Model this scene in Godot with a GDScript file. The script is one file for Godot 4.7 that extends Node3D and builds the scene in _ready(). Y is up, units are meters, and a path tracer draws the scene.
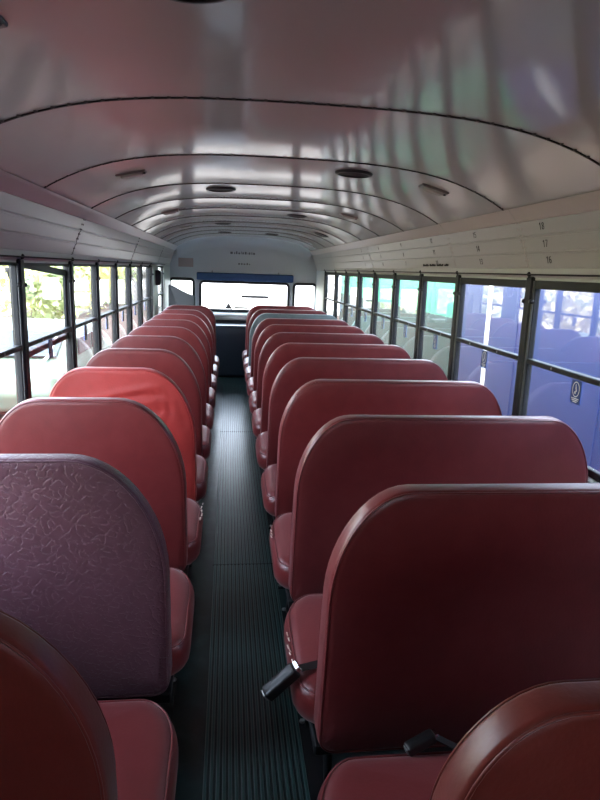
extends Node3D
# Interior of a school bus, seen from its rear towards the windshield. x: across, y: up from the bus floor, -z: towards the front.

const ROW := 0.711
const RAIL_Y := 1.165
const SILL_Y := 0.81
const HEAD_Y := 1.54
const GROUND_Y := -0.85
const FRONT_Z := -9.5
const BACK_Z := 1.0
var M := {}
var taken := {}
var rng := RandomNumberGenerator.new()
var waves := FastNoiseLite.new()

# ------------------------------------------------------------------ nodes
func numbered(called: String) -> String:
	if not taken.has(called):
		taken[called] = 0
		return called
	taken[called] += 1
	return "%s_%03d" % [called, taken[called]]

func tag(o: Node3D, label := "", category := "", group := "", kind := "") -> Node3D:
	if label != "": o.set_meta("label", label)
	if category != "": o.set_meta("category", category)
	if group != "": o.set_meta("group", group)
	if kind != "": o.set_meta("kind", kind)
	return o

func thing(called: String, label: String, category: String, at := Vector3.ZERO, group := "") -> Node3D:
	var o := Node3D.new()
	o.name = numbered(called)
	add_child(o)
	o.position = at
	return tag(o, label, category, group)

func setting(called: String, label: String, category: String) -> Node3D:
	var o := Node3D.new()
	o.name = numbered(called)
	add_child(o)
	return tag(o, label, category, "", "structure")

func part(called: String, mesh: Mesh, mat: Material, parent: Node3D, at := Vector3.ZERO) -> MeshInstance3D:
	var o := MeshInstance3D.new()
	o.name = called
	o.mesh = mesh
	o.material_override = mat
	o.position = at
	parent.add_child(o, true)
	return o

# ------------------------------------------------------------------ shapes
func begin(smooth := false) -> SurfaceTool:
	var st := SurfaceTool.new()
	st.begin(Mesh.PRIMITIVE_TRIANGLES)
	st.set_smooth_group(0 if smooth else -1)
	return st

func done(st: SurfaceTool) -> ArrayMesh:
	st.generate_normals()
	st.index()
	return st.commit()

# corners run counter-clockwise when seen from outside
func tri(st: SurfaceTool, a: Vector3, b: Vector3, c: Vector3) -> void:
	st.add_vertex(a); st.add_vertex(c); st.add_vertex(b)

func quad(st: SurfaceTool, a: Vector3, b: Vector3, c: Vector3, d: Vector3) -> void:
	tri(st, a, b, c); tri(st, a, c, d)

# a box with chamfered edges
func box(st: SurfaceTool, lo: Vector3, hi: Vector3, ch := 0.004, xf := Transform3D.IDENTITY) -> void:
	var c := (lo + hi) / 2.0
	var h := (hi - lo).abs() / 2.0
	var e := minf(ch, minf(h.x, minf(h.y, h.z)) * 0.49)
	var ax := [Vector3(1, 0, 0), Vector3(0, 1, 0), Vector3(0, 0, 1)]
	var ix := h - Vector3(e, e, e)
	for k in 3:
		var u: Vector3 = ax[(k + 1) % 3]
		var v: Vector3 = ax[(k + 2) % 3]
		var n: Vector3 = ax[k]
		for s in [-1.0, 1.0]:
			var o: Vector3 = c + n * h[k] * s
			var pu: Vector3 = u * ix[(k + 1) % 3]
			var pv: Vector3 = v * ix[(k + 2) % 3] * s
			quad(st, xf * (o - pu - pv), xf * (o + pu - pv), xf * (o + pu + pv), xf * (o - pu + pv))
		# edges parallel to axis k
		for su in [-1.0, 1.0]:
			for sv in [-1.0, 1.0]:
				var a1: Vector3 = c + u * su * h[(k + 1) % 3] + v * sv * ix[(k + 2) % 3]
				var a2: Vector3 = c + u * su * ix[(k + 1) % 3] + v * sv * h[(k + 2) % 3]
				var w: Vector3 = n * ix[k]
				if su * sv > 0:
					quad(st, xf * (a1 - w), xf * (a2 - w), xf * (a2 + w), xf * (a1 + w))
				else:
					quad(st, xf * (a2 - w), xf * (a1 - w), xf * (a1 + w), xf * (a2 + w))
	for sx in [-1.0, 1.0]:
		for sy in [-1.0, 1.0]:
			for sz in [-1.0, 1.0]:
				var px := c + Vector3(sx * h.x, sy * ix.y, sz * ix.z)
				var py := c + Vector3(sx * ix.x, sy * h.y, sz * ix.z)
				var pz := c + Vector3(sx * ix.x, sy * ix.y, sz * h.z)
				if sx * sy * sz > 0: tri(st, xf * px, xf * py, xf * pz)
				else: tri(st, xf * px, xf * pz, xf * py)

func box_mesh(lo: Vector3, hi: Vector3, ch := 0.004) -> ArrayMesh:
	var st := begin()
	box(st, lo, hi, ch)
	return done(st)

# a bar of square section between two points
func bar(st: SurfaceTool, a: Vector3, b: Vector3, w: float, t: float, ch := 0.003) -> void:
	var z := (b - a).normalized()
	var x := Vector3.UP.cross(z)
	if x.length() < 0.01: x = Vector3.RIGHT
	x = x.normalized()
	var y := z.cross(x)
	box(st, Vector3(-w / 2, -t / 2, 0), Vector3(w / 2, t / 2, a.distance_to(b)), ch, Transform3D(Basis(x, y, z), a))

func tube(st: SurfaceTool, pts: Array, r: float, n := 8, closed := false) -> void:
	var rings := []
	var count := pts.size()
	var side := Vector3.ZERO
	for i in count:
		var p: Vector3 = pts[i]
		var nx: Vector3 = pts[(i + 1) % count] if closed or i < count - 1 else p
		var pv: Vector3 = pts[(i - 1 + count) % count] if closed or i > 0 else p
		var d := (nx - pv).normalized()
		if side == Vector3.ZERO:
			side = d.cross(Vector3.UP)
			if side.length() < 0.05: side = d.cross(Vector3.RIGHT)
		side = (side - d * side.dot(d)).normalized()
		var up := d.cross(side)
		var ring := []
		for k in n:
			var a := TAU * k / n
			ring.append(p + side * cos(a) * r + up * sin(a) * r)
		rings.append(ring)
	var last := count if closed else count - 1
	for i in last:
		var A: Array = rings[i]
		var B: Array = rings[(i + 1) % count]
		for k in n:
			var k2 := (k + 1) % n
			quad(st, A[k2], A[k], B[k], B[k2])
	if not closed:
		for k in n:
			var k2 := (k + 1) % n
			tri(st, pts[0], rings[0][k], rings[0][k2])
			tri(st, pts[count - 1], rings[count - 1][k2], rings[count - 1][k])

# a profile [radius, height] turned about the y axis of xf
func lathe(st: SurfaceTool, prof: Array, n := 24, xf := Transform3D.IDENTITY) -> void:
	for i in prof.size() - 1:
		var p: Vector2 = prof[i]
		var q: Vector2 = prof[i + 1]
		for k in n:
			var a := TAU * k / n
			var b := TAU * (k + 1) / n
			var d1 := Vector3(cos(a), 0, sin(a))
			var d2 := Vector3(cos(b), 0, sin(b))
			var y1 := Vector3(0, p.y, 0)
			var y2 := Vector3(0, q.y, 0)
			if p.x < 1e-5: tri(st, xf * y1, xf * (d1 * q.x + y2), xf * (d2 * q.x + y2))
			elif q.x < 1e-5: tri(st, xf * (d1 * p.x + y1), xf * y2, xf * (d2 * p.x + y1))
			else: quad(st, xf * (d1 * p.x + y1), xf * (d1 * q.x + y2), xf * (d2 * q.x + y2), xf * (d2 * p.x + y1))

# a closed outline (x, y), counter-clockwise, padded: thickness t along z, rounded edge rr, swollen faces. push(x, y) adds relief to the +z face.
func padded(outline: PackedVector2Array, t: float, rr: float, swell: float, xf: Transform3D, steps: Array, push: Callable) -> SurfaceTool:
	var st := begin(true)
	var n := outline.size()
	var mid := Vector2.ZERO
	var lo := outline[0]
	var hi := outline[0]
	for p in outline:
		lo = lo.min(p)
		hi = hi.max(p)
	mid = (lo + hi) / 2.0
	var nor := PackedVector2Array()
	for i in n:
		var d := outline[(i + 1) % n] - outline[(i - 1 + n) % n]
		nor.append(Vector2(d.y, -d.x).normalized())
	var rings := []
	var flat := PackedVector2Array()
	for i in n: flat.append(outline[i] - nor[i] * rr)
	for s in steps:
		var ring := PackedVector3Array()
		for i in n:
			var q := mid + (flat[i] - mid) * float(s)
			ring.append(Vector3(q.x, q.y, t / 2 + swell * (1.0 - pow(s, 3.0)) + push.call(q.x, q.y) * (1.0 - pow(s, 10.0))))
		rings.append(ring)
	for k in range(0, 6):
		var a := PI / 2 * k / 5.0
		var ring := PackedVector3Array()
		for i in n:
			var q := outline[i] - nor[i] * rr * (1.0 - sin(a))
			ring.append(Vector3(q.x, q.y, t / 2 - rr + rr * cos(a)))
		rings.append(ring)
	for k in range(0, 6):
		var a := PI / 2 * (5 - k) / 5.0
		var ring := PackedVector3Array()
		for i in n:
			var q := outline[i] - nor[i] * rr * (1.0 - sin(a))
			ring.append(Vector3(q.x, q.y, -t / 2 + rr - rr * cos(a)))
		rings.append(ring)
	for j in range(steps.size() - 1, -1, -1):
		var s: float = steps[j]
		var ring := PackedVector3Array()
		for i in n:
			var q := mid + (flat[i] - mid) * s
			ring.append(Vector3(q.x, q.y, -t / 2 - swell * (1.0 - pow(s, 3.0))))
		rings.append(ring)
	for j in rings.size() - 1:
		var A: PackedVector3Array = rings[j]
		var B: PackedVector3Array = rings[j + 1]
		for i in n:
			var i2 := (i + 1) % n
			quad(st, xf * A[i], xf * B[i], xf * B[i2], xf * A[i2])
	var first: PackedVector3Array = rings[0]
	var end: PackedVector3Array = rings[-1]
	var c1 := Vector3.ZERO
	var c2 := Vector3.ZERO
	for i in n:
		c1 += first[i] / n
		c2 += end[i] / n
	for i in n:
		var i2 := (i + 1) % n
		tri(st, xf * c1, xf * first[i], xf * first[i2])
		tri(st, xf * c2, xf * end[i2], xf * end[i])
	return st

# a rectangle whose corners are elliptic: rx/ry for the upper pair, rb for the lower pair; counter-clockwise, evenly sampled
func rounded(x0: float, x1: float, y0: float, y1: float, rx: float, ry: float, rb: float, per := 10, taper := 0.0, lx := 0.0, ly := 0.0) -> PackedVector2Array:
	var qx := lx if lx > 0.0 else rx
	var qy := ly if ly > 0.0 else ry
	var out := PackedVector2Array()
	var corners := [[x1 - rb, y0 + rb, rb, rb, -PI / 2], [x1 - rx, y1 - ry, rx, ry, 0.0], [x0 + qx, y1 - qy, qx, qy, PI / 2], [x0 + rb, y0 + rb, rb, rb, PI]]
	for c in corners:
		for k in per + 1:
			var a: float = c[4] + PI / 2 * k / per
			var sx := signf(cos(a)) * absf(cos(a))
			var sy := signf(sin(a)) * absf(sin(a))
			out.append(Vector2(c[0] + c[2] * sx, c[1] + c[3] * sy))
	# fill the straights
	var full := PackedVector2Array()
	for i in out.size():
		var p := out[i]
		var q := out[(i + 1) % out.size()]
		if p.distance_to(q) < 1e-5: continue
		full.append(p)
		var more := int(p.distance_to(q) / 0.05)
		for k in more: full.append(p.lerp(q, (k + 1.0) / (more + 1.0)))
	var midx := (x0 + x1) / 2
	for i in full.size():
		var f := 1.0 - taper * (full[i].y - y0) / (y1 - y0)
		full[i] = Vector2(midx + (full[i].x - midx) * f, full[i].y)
	return full

func no_push(_x: float, _y: float) -> float: return 0.0

# ------------------------------------------------------------------ materials
func noise(freq: float, kind := FastNoiseLite.TYPE_SIMPLEX, oct := 4, sd := 1) -> FastNoiseLite:
	var f := FastNoiseLite.new()
	f.seed = sd
	f.noise_type = kind
	f.frequency = freq
	f.fractal_octaves = oct
	return f

func tex(f: FastNoiseLite, ramp: Array = [], size := 512) -> NoiseTexture2D:
	var t := NoiseTexture2D.new()
	t.width = size
	t.height = size
	t.seamless = true
	t.noise = f
	if ramp.size():
		var g := Gradient.new()
		g.offsets = PackedFloat32Array(ramp[0])
		g.colors = PackedColorArray(ramp[1])
		t.color_ramp = g
	return t

func mat(c: Color, rough := 0.6, metal := 0.0, spec := 0.5) -> StandardMaterial3D:
	var m := StandardMaterial3D.new()
	m.albedo_color = c
	m.roughness = rough
	m.metallic = metal
	m.metallic_specular = spec
	return m

func rgb(r: int, g: int, b: int) -> Color: return Color(r / 255.0, g / 255.0, b / 255.0)

func relief(m: StandardMaterial3D, t: Texture2D, depth_cm: float, scale: float) -> StandardMaterial3D:
	m.heightmap_enabled = true
	m.heightmap_texture = t
	m.heightmap_scale = depth_cm
	m.uv1_triplanar = true
	m.uv1_scale = Vector3(scale, scale, scale)
	return m

func make_materials() -> void:
	var grain := tex(noise(0.05, FastNoiseLite.TYPE_SIMPLEX, 5, 3))
	var creases := noise(0.011, FastNoiseLite.TYPE_SIMPLEX, 4, 8)
	creases.fractal_type = FastNoiseLite.FRACTAL_RIDGED
	creases.domain_warp_enabled = true
	creases.domain_warp_amplitude = 25.0
	creases.domain_warp_frequency = 0.015
	var crackle := tex(creases, [[0.0, 0.55, 0.8, 1.0], [Color(1, 1, 1), Color(0.85, 0.85, 0.85), Color(0.5, 0.5, 0.5), Color(0, 0, 0)]])
	var blotch := noise(0.006, FastNoiseLite.TYPE_SIMPLEX, 4, 5)
	var vin := func(c: Color, rough: float, depth: float) -> StandardMaterial3D:
		var m := mat(Color.WHITE, rough, 0.0, 0.5)
		m.albedo_texture = tex(blotch, [[0.0, 0.45, 1.0], [c.darkened(0.05), c, c.lightened(0.025)]])
		m.rim_enabled = true
		m.rim = 0.28
		m.rim_tint = 0.3
		relief(m, grain, depth, 3.0)
		return m
	M.vinyl = vin.call(rgb(106, 31, 32), 0.36, 0.02)
	M.vinyl_dark = vin.call(rgb(99, 29, 31), 0.38, 0.02)
	M.vinyl_bright = vin.call(rgb(164, 48, 44), 0.42, 0.02)
	M.vinyl_brown = vin.call(rgb(116, 38, 30), 0.40, 0.025)
	M.vinyl_grey = vin.call(rgb(98, 112, 112), 0.36, 0.02)
	M.vinyl_purple = vin.call(rgb(98, 60, 72), 0.46, 0.2)
	relief(M.vinyl_purple, crackle, 0.30, 4.8)
	M.piping = mat(rgb(92, 22, 26), 0.35)
	M.stuffing = mat(rgb(215, 205, 190), 0.9)
	M.frame_steel = mat(rgb(28, 30, 32), 0.45, 0.4)
	M.bolt = mat(rgb(150, 152, 150), 0.35, 0.9)
	# roof and cornice sheets: glossy off-white paint
	M.roof_sheet = mat(rgb(206, 203, 197), 0.12, 0.1, 0.7)
	M.cornice = mat(rgb(176, 176, 174), 0.34, 0.0, 0.55)
	M.strip = mat(rgb(196, 190, 186), 0.32, 0.0, 0.55)
	M.seam = mat(rgb(46, 42, 40), 0.7)
	M.rivet = mat(rgb(92, 86, 84), 0.45, 0.3)
	M.bulkhead = mat(rgb(190, 198, 200), 0.45)
	M.wall = mat(rgb(176, 182, 174), 0.5)
	M.outer = mat(rgb(196, 150, 40), 0.4)
	M.black_frame = mat(rgb(26, 27, 29), 0.55, 0.0, 0.4)
	M.frame_edge = mat(rgb(70, 72, 72), 0.4, 0.4)
	M.alu = mat(rgb(150, 152, 148), 0.35, 0.8)
	M.lamp_base = mat(rgb(120, 116, 112), 0.4, 0.3)
	M.black = mat(rgb(16, 16, 18), 0.4)
	M.rubber_seal = mat(rgb(20, 20, 22), 0.6)
	M.chrome = mat(rgb(205, 208, 210), 0.2, 1.0)
	M.glass = mat(Color(0.9, 0.95, 0.95, 0.008), 0.02, 0.0, 0.5)
	M.glass.transparency = BaseMaterial3D.TRANSPARENCY_ALPHA
	# floor rubber
	var scuff := noise(0.012, FastNoiseLite.TYPE_SIMPLEX, 5, 11)
	M.rubber = mat(Color.WHITE, 0.30, 0.0, 0.5)
	M.rubber.albedo_texture = tex(scuff, [[0.0, 0.5, 0.75, 1.0], [rgb(14, 27, 27), rgb(19, 36, 36), rgb(27, 46, 46), rgb(48, 62, 60)]])
	M.rubber.uv1_triplanar = true
	M.rubber.uv1_scale = Vector3(1.1, 1.1, 1.1)
	M.rib = mat(rgb(58, 88, 86), 0.28, 0.0, 0.5)
	# print
	M.ink = mat(rgb(44, 42, 42), 0.7)
	M.faded_ink = mat(rgb(98, 100, 102), 0.8)
	M.visor = mat(rgb(44, 72, 112), 0.75)
	M.decal_blue = mat(rgb(36, 66, 132), 0.4)
	M.decal_white = mat(rgb(226, 230, 234), 0.5)
	M.faded_red = mat(rgb(166, 150, 146), 0.8)
	M.partition = mat(rgb(70, 72, 74), 0.8)
	M.dash = mat(rgb(186, 188, 190), 0.4)
	M.hump = mat(rgb(26, 36, 46), 0.3)
	M.lens = mat(rgb(176, 174, 168), 0.2)
	M.far_glass = mat(rgb(214, 216, 214), 0.3)
	# outside
	var soil := mat(Color.WHITE, 0.95)
	soil.albedo_texture = tex(noise(0.02, FastNoiseLite.TYPE_SIMPLEX, 5, 21), [[0.0, 0.5, 1.0], [rgb(52, 46, 40), rgb(66, 58, 50), rgb(88, 78, 68)]])
	soil.uv1_triplanar = true
	soil.uv1_scale = Vector3(0.25, 0.25, 0.25)
	M.soil = soil
	M.bank = mat(rgb(204, 190, 162), 0.95)
	M.leaf = [mat(rgb(176, 176, 120), 0.7), mat(rgb(204, 186, 128), 0.7), mat(rgb(160, 172, 124), 0.7)]
	for m in M.leaf:
		m.backlight_enabled = true
		m.backlight = Color(0.5, 0.5, 0.3)
	M.bark = mat(rgb(116, 96, 78), 0.9)
	M.blue_paint = mat(rgb(25, 38, 82), 0.45)
	M.green_paint = mat(rgb(2, 138, 96), 0.4)
	M.dark_green = mat(rgb(22, 50, 38), 0.6)
	M.white_paint = mat(rgb(232, 232, 228), 0.5)
	M.pale_paint = mat(rgb(92, 108, 95), 0.35)
	M.tyre = mat(rgb(26, 26, 26), 0.8)
	M.dark_glass = mat(rgb(40, 48, 52), 0.1)
	M.render_wall = mat(rgb(228, 226, 220), 0.9)

# ------------------------------------------------------------------ bus shell
func arch(x: float) -> float: return 1.994 - 0.036 * x * x - 0.144 * pow(x, 4)

const POSTS_R := [-0.885, -1.77, -2.657, -3.544, -4.255, -4.966, -5.677, -6.388, -7.099, -7.81, -8.66]
const POSTS_L := [-1.074, -1.931, -2.789, -3.648, -4.357, -5.066, -5.775, -6.484, -7.193]
const JOINTS := [1.0, -0.1, -0.98, -1.85, -2.72, -3.60, -4.32, -5.03, -5.74, -6.45, -7.16, -7.87, -8.58, -9.42]

func build_shell() -> void:
	# floor
	var fl := setting("floor", "black rubber bus floor with a ribbed aisle runner", "floor")
	part("rubber_sheet", box_mesh(Vector3(-1.2, -0.06, FRONT_Z), Vector3(1.2, 0.0, BACK_Z), 0.002), M.rubber, fl)
	var cuts := [[BACK_Z - 0.02, -2.99], [-2.996, -5.69], [-5.696, -8.1]]
	for i in 17:
		var x := -0.287 + i * 0.0191
		for c in cuts:
			var st := begin()
			var z0: float = c[0]
			var z1: float = c[1]
			var pr := [Vector2(-0.0058, 0.0), Vector2(-0.0036, 0.0045), Vector2(0.0036, 0.0045), Vector2(0.0058, 0.0)]
			for k in 3:
				quad(st, Vector3(x + pr[k].x, pr[k].y, z1), Vector3(x + pr[k].x, pr[k].y, z0), Vector3(x + pr[k + 1].x, pr[k + 1].y, z0), Vector3(x + pr[k + 1].x, pr[k + 1].y, z1))
			part("rib", done(st), M.rib, fl)
	for c in [-2.993, -5.693, -8.11]:
		part("runner_joint", box_mesh(Vector3(-0.30, 0, c - 0.004), Vector3(0.03, 0.003, c + 0.004), 0.001), M.alu if c < -8 else M.rubber_seal, fl)
	# walls under and over the windows, with the posts between them
	for s in [-1, 1]:
		var w := setting("wall_right" if s > 0 else "wall_left", "side wall of the bus with steel posts between windows", "wall")
		var x0: float = 1.125 * s
		var x1: float = 1.155 * s
		part("lower_panel", box_mesh(Vector3(minf(x0, x1), -0.06, FRONT_Z), Vector3(maxf(x0, x1), SILL_Y, BACK_Z), 0.006), M.wall, w)
		part("sill", box_mesh(Vector3(minf(1.10 * s, x1), SILL_Y - 0.03, -8.7), Vector3(maxf(1.10 * s, x1), SILL_Y, BACK_Z), 0.006), M.wall, w)
		part("header", box_mesh(Vector3(minf(1.12 * s, x1), HEAD_Y - 0.02, FRONT_Z), Vector3(maxf(1.12 * s, x1), 1.85, BACK_Z), 0.004), M.wall, w)
		var posts: Array = POSTS_R if s > 0 else POSTS_L
		for z in posts:
			var pm: Material = M.black_frame
			var p := part("post", box_mesh(Vector3(minf(1.105 * s, x1), SILL_Y, z - 0.030), Vector3(maxf(1.105 * s, x1), HEAD_Y, z + 0.030), 0.008), pm, w)
			for e in [-1, 1]:
				part("edge_strip", box_mesh(Vector3(minf(1.112 * s, 1.14 * s), SILL_Y, z + e * 0.034 - 0.006), Vector3(maxf(1.112 * s, 1.14 * s), HEAD_Y - 0.02, z + e * 0.034 + 0.006), 0.002), M.frame_edge, p)
		var zr: float = posts[0]
		part("blind_panel", box_mesh(Vector3(minf(1.12 * s, x1), SILL_Y, zr), Vector3(maxf(1.12 * s, x1), HEAD_Y, BACK_Z), 0.006), M.wall, w)
		if s < 0:
			part("post", box_mesh(Vector3(-1.155, SILL_Y, -7.87), Vector3(-1.10, HEAD_Y, -7.45), 0.008), M.wall, w)
			part("post", box_mesh(Vector3(-1.155, SILL_Y, FRONT_Z), Vector3(-1.10, HEAD_Y, -8.62), 0.008), M.wall, w)
		else:
			part("post", box_mesh(Vector3(1.10, SILL_Y, FRONT_Z), Vector3(1.155, HEAD_Y, -8.69), 0.008), M.bulkhead, w)
		# cable rail under the cornice with a clip at every post
		var rail := setting("trim_%d" % (1 if s < 0 else 2), "thin rail with black clips under the cornice", "trim")
		var st := begin(true)
		tube(st, [Vector3(1.095 * s, 1.548, BACK_Z), Vector3(1.095 * s, 1.548, -8.7)], 0.004, 6)
		part("cable", done(st), M.seam, rail)
		for z in posts:
			var sc := begin(true)
			lathe(sc, [Vector2(0.011, 0.0), Vector2(0.011, 0.008), Vector2(0.006, 0.013), Vector2(0, 0.013)], 10, Transform3D(Basis(Vector3.BACK, PI / 2 * s), Vector3(1.108 * s, 1.550, z)))
			part("clip", done(sc), M.black, rail)
		# cornice: ribbed sheets, one per length
		var cor := setting("trim_%d" % (3 if s < 0 else 4), "ribbed painted cornice sheets above the windows", "trim")
		var breaks: Array = [BACK_Z, -0.9, -3.63, -5.77, -7.9, FRONT_Z] if s < 0 else [BACK_Z, -0.9, -2.66, -3.56, -5.68, -7.81, FRONT_Z]
		for b in breaks.size() - 1:
			part("cornice_sheet", cornice_mesh(s, breaks[b] - 0.002, breaks[b + 1] + 0.002), M.cornice, cor)
			part("corner_strip", corner_strip(s, breaks[b] - 0.0015, breaks[b + 1] + 0.0015), M.strip, cor)
			if b > 0:
				var stj := begin()
				for k in range(2, CORN.size() - 2):
					var a: Vector2 = CORN[k]
					var d: Vector2 = CORN[k + 1]
					bar(stj, Vector3(a.x * s, a.y, breaks[b]), Vector3(d.x * s, d.y, breaks[b]), 0.006, 0.003, 0.0005)
				part("cover_strip", done(stj), M.seam if s < 0 else M.strip, cor)
				var stv := begin(true)
				for k in 8:
					var f := k / 7.0
					var pp := Vector2(1.102, 1.585).lerp(Vector2(1.030, 1.765), f)
					for e in [-1, 1]:
						lathe(stv, [Vector2(0.005, 0.0), Vector2(0.004, 0.003), Vector2(0, 0.004)], 6, Transform3D(Basis(Vector3.BACK, PI / 2 * s), Vector3((pp.x - 0.002) * s, pp.y, breaks[b] + e * 0.016)))
				tag(part("rivets", done(stv), M.rivet if s < 0 else M.strip, cor), "", "", "", "stuff")
	# ceiling sheets
	var ce := setting("ceiling", "arched glossy painted steel ceiling in riveted sheets", "ceiling")
	for j in JOINTS.size() - 1:
		part("roof_sheet", roof_sheet(JOINTS[j] - 0.002, JOINTS[j + 1] + 0.002, j), M.roof_sheet, ce)
		if j > 0:
			var z: float = JOINTS[j]
			var st := begin(true)
			for k in 40:
				var xa := -1.0 + 2.0 * k / 40.0
				var xb := -1.0 + 2.0 * (k + 1) / 40.0
				quad(st, Vector3(xa, arch(xa) - 0.0035, z - 0.0035), Vector3(xb, arch(xb) - 0.0035, z - 0.0035), Vector3(xb, arch(xb) - 0.0035, z + 0.0035), Vector3(xa, arch(xa) - 0.0035, z + 0.0035))
				quad(st, Vector3(xa, arch(xa) - 0.0035, z + 0.004), Vector3(xb, arch(xb) - 0.0035, z + 0.004), Vector3(xb, arch(xb) + 0.004, z + 0.004), Vector3(xa, arch(xa) + 0.004, z + 0.004))
				quad(st, Vector3(xb, arch(xb) - 0.0035, z - 0.004), Vector3(xa, arch(xa) - 0.0035, z - 0.004), Vector3(xa, arch(xa) + 0.004, z - 0.004), Vector3(xb, arch(xb) + 0.004, z - 0.004))
			part("joint_strip", done(st), M.seam, ce)
			var sv := begin(true)
			for k in 45:
				var x := -0.97 + 1.94 * k / 44.0
				lathe(sv, [Vector2(0.006, 0.0), Vector2(0.0048, 0.0035), Vector2(0, 0.005)], 7, Transform3D(Basis(Vector3.RIGHT, PI), Vector3(x, arch(x) - 0.002, z + 0.013)))
			tag(part("rivets", done(sv), M.rivet, ce), "", "", "", "stuff")
	# outer roof skin
	var ro := begin(true)
	var pr := []
	for k in 25:
		var x := -1.2 + 2.4 * k / 24.0
		pr.append(Vector2(x, 1.86 + 0.2 * (1.0 - pow(absf(x) / 1.2, 3.0))))
	for k in 24:
		quad(ro, Vector3(pr[k].x, pr[k].y, BACK_Z + 0.06), Vector3(pr[k + 1].x, pr[k + 1].y, BACK_Z + 0.06), Vector3(pr[k + 1].x, pr[k + 1].y, FRONT_Z - 0.06), Vector3(pr[k].x, pr[k].y, FRONT_Z - 0.06))
	var rn := setting("roof", "outer roof skin of the bus", "roof")
	part("roof_skin", done(ro), M.outer, rn)

const CORN := [Vector2(1.12, 1.535), Vector2(1.104, 1.552), Vector2(1.104, 1.575), Vector2(1.1000, 1.5780), Vector2(1.0798, 1.6329), Vector2(1.0745, 1.6343), Vector2(1.0724, 1.6402), Vector2(1.0755, 1.6446), Vector2(1.0554, 1.6995), Vector2(1.0501, 1.7009), Vector2(1.0479, 1.7068), Vector2(1.0510, 1.7113), Vector2(1.0280, 1.7740)]

func cornice_mesh(s: int, z0: float, z1: float) -> ArrayMesh:
	var st := begin()
	for k in CORN.size() - 1:
		var a: Vector2 = CORN[k]
		var b: Vector2 = CORN[k + 1]
		var q := [Vector3(a.x * s, a.y, z0), Vector3(a.x * s, a.y, z1), Vector3(b.x * s, b.y, z1), Vector3(b.x * s, b.y, z0)]
		if s > 0: quad(st, q[1], q[0], q[3], q[2])
		else: quad(st, q[0], q[1], q[2], q[3])
	return done(st)

func corner_strip(s: int, z0: float, z1: float) -> ArrayMesh:
	var st := begin()
	var pr := [Vector2(1.030, 1.768), Vector2(1.022, 1.770), Vector2(0.985, 1.812), Vector2(0.978, 1.822)]
	for k in 3:
		var a: Vector2 = pr[k]
		var b: Vector2 = pr[k + 1]
		var q := [Vector3(a.x * s, a.y, z0), Vector3(a.x * s, a.y, z1), Vector3(b.x * s, b.y, z1), Vector3(b.x * s, b.y, z0)]
		if s > 0: quad(st, q[1], q[0], q[3], q[2])
		else: quad(st, q[0], q[1], q[2], q[3])
	return done(st)

func roof_sheet(z0: float, z1: float, j: int) -> ArrayMesh:
	var st := begin(true)
	var nx := 56
	var nz := 14
	var at := func(i: int, k: int) -> Vector3:
		var x := -1.0 + 2.0 * i / nx
		var t := float(k) / nz
		var z := lerpf(z0, z1, t)
		var bow := 0.006 * sin(PI * t) * (1.0 - pow(x, 4))
		return Vector3(x, arch(x) - bow + 0.0022 * waves.get_noise_2d(x * 90.0, z * 60.0 + j * 300.0) * sin(PI * t), z)
	for i in nx:
		for k in nz:
			quad(st, at.call(i, k), at.call(i + 1, k), at.call(i + 1, k + 1), at.call(i, k + 1))
	return done(st)

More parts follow.
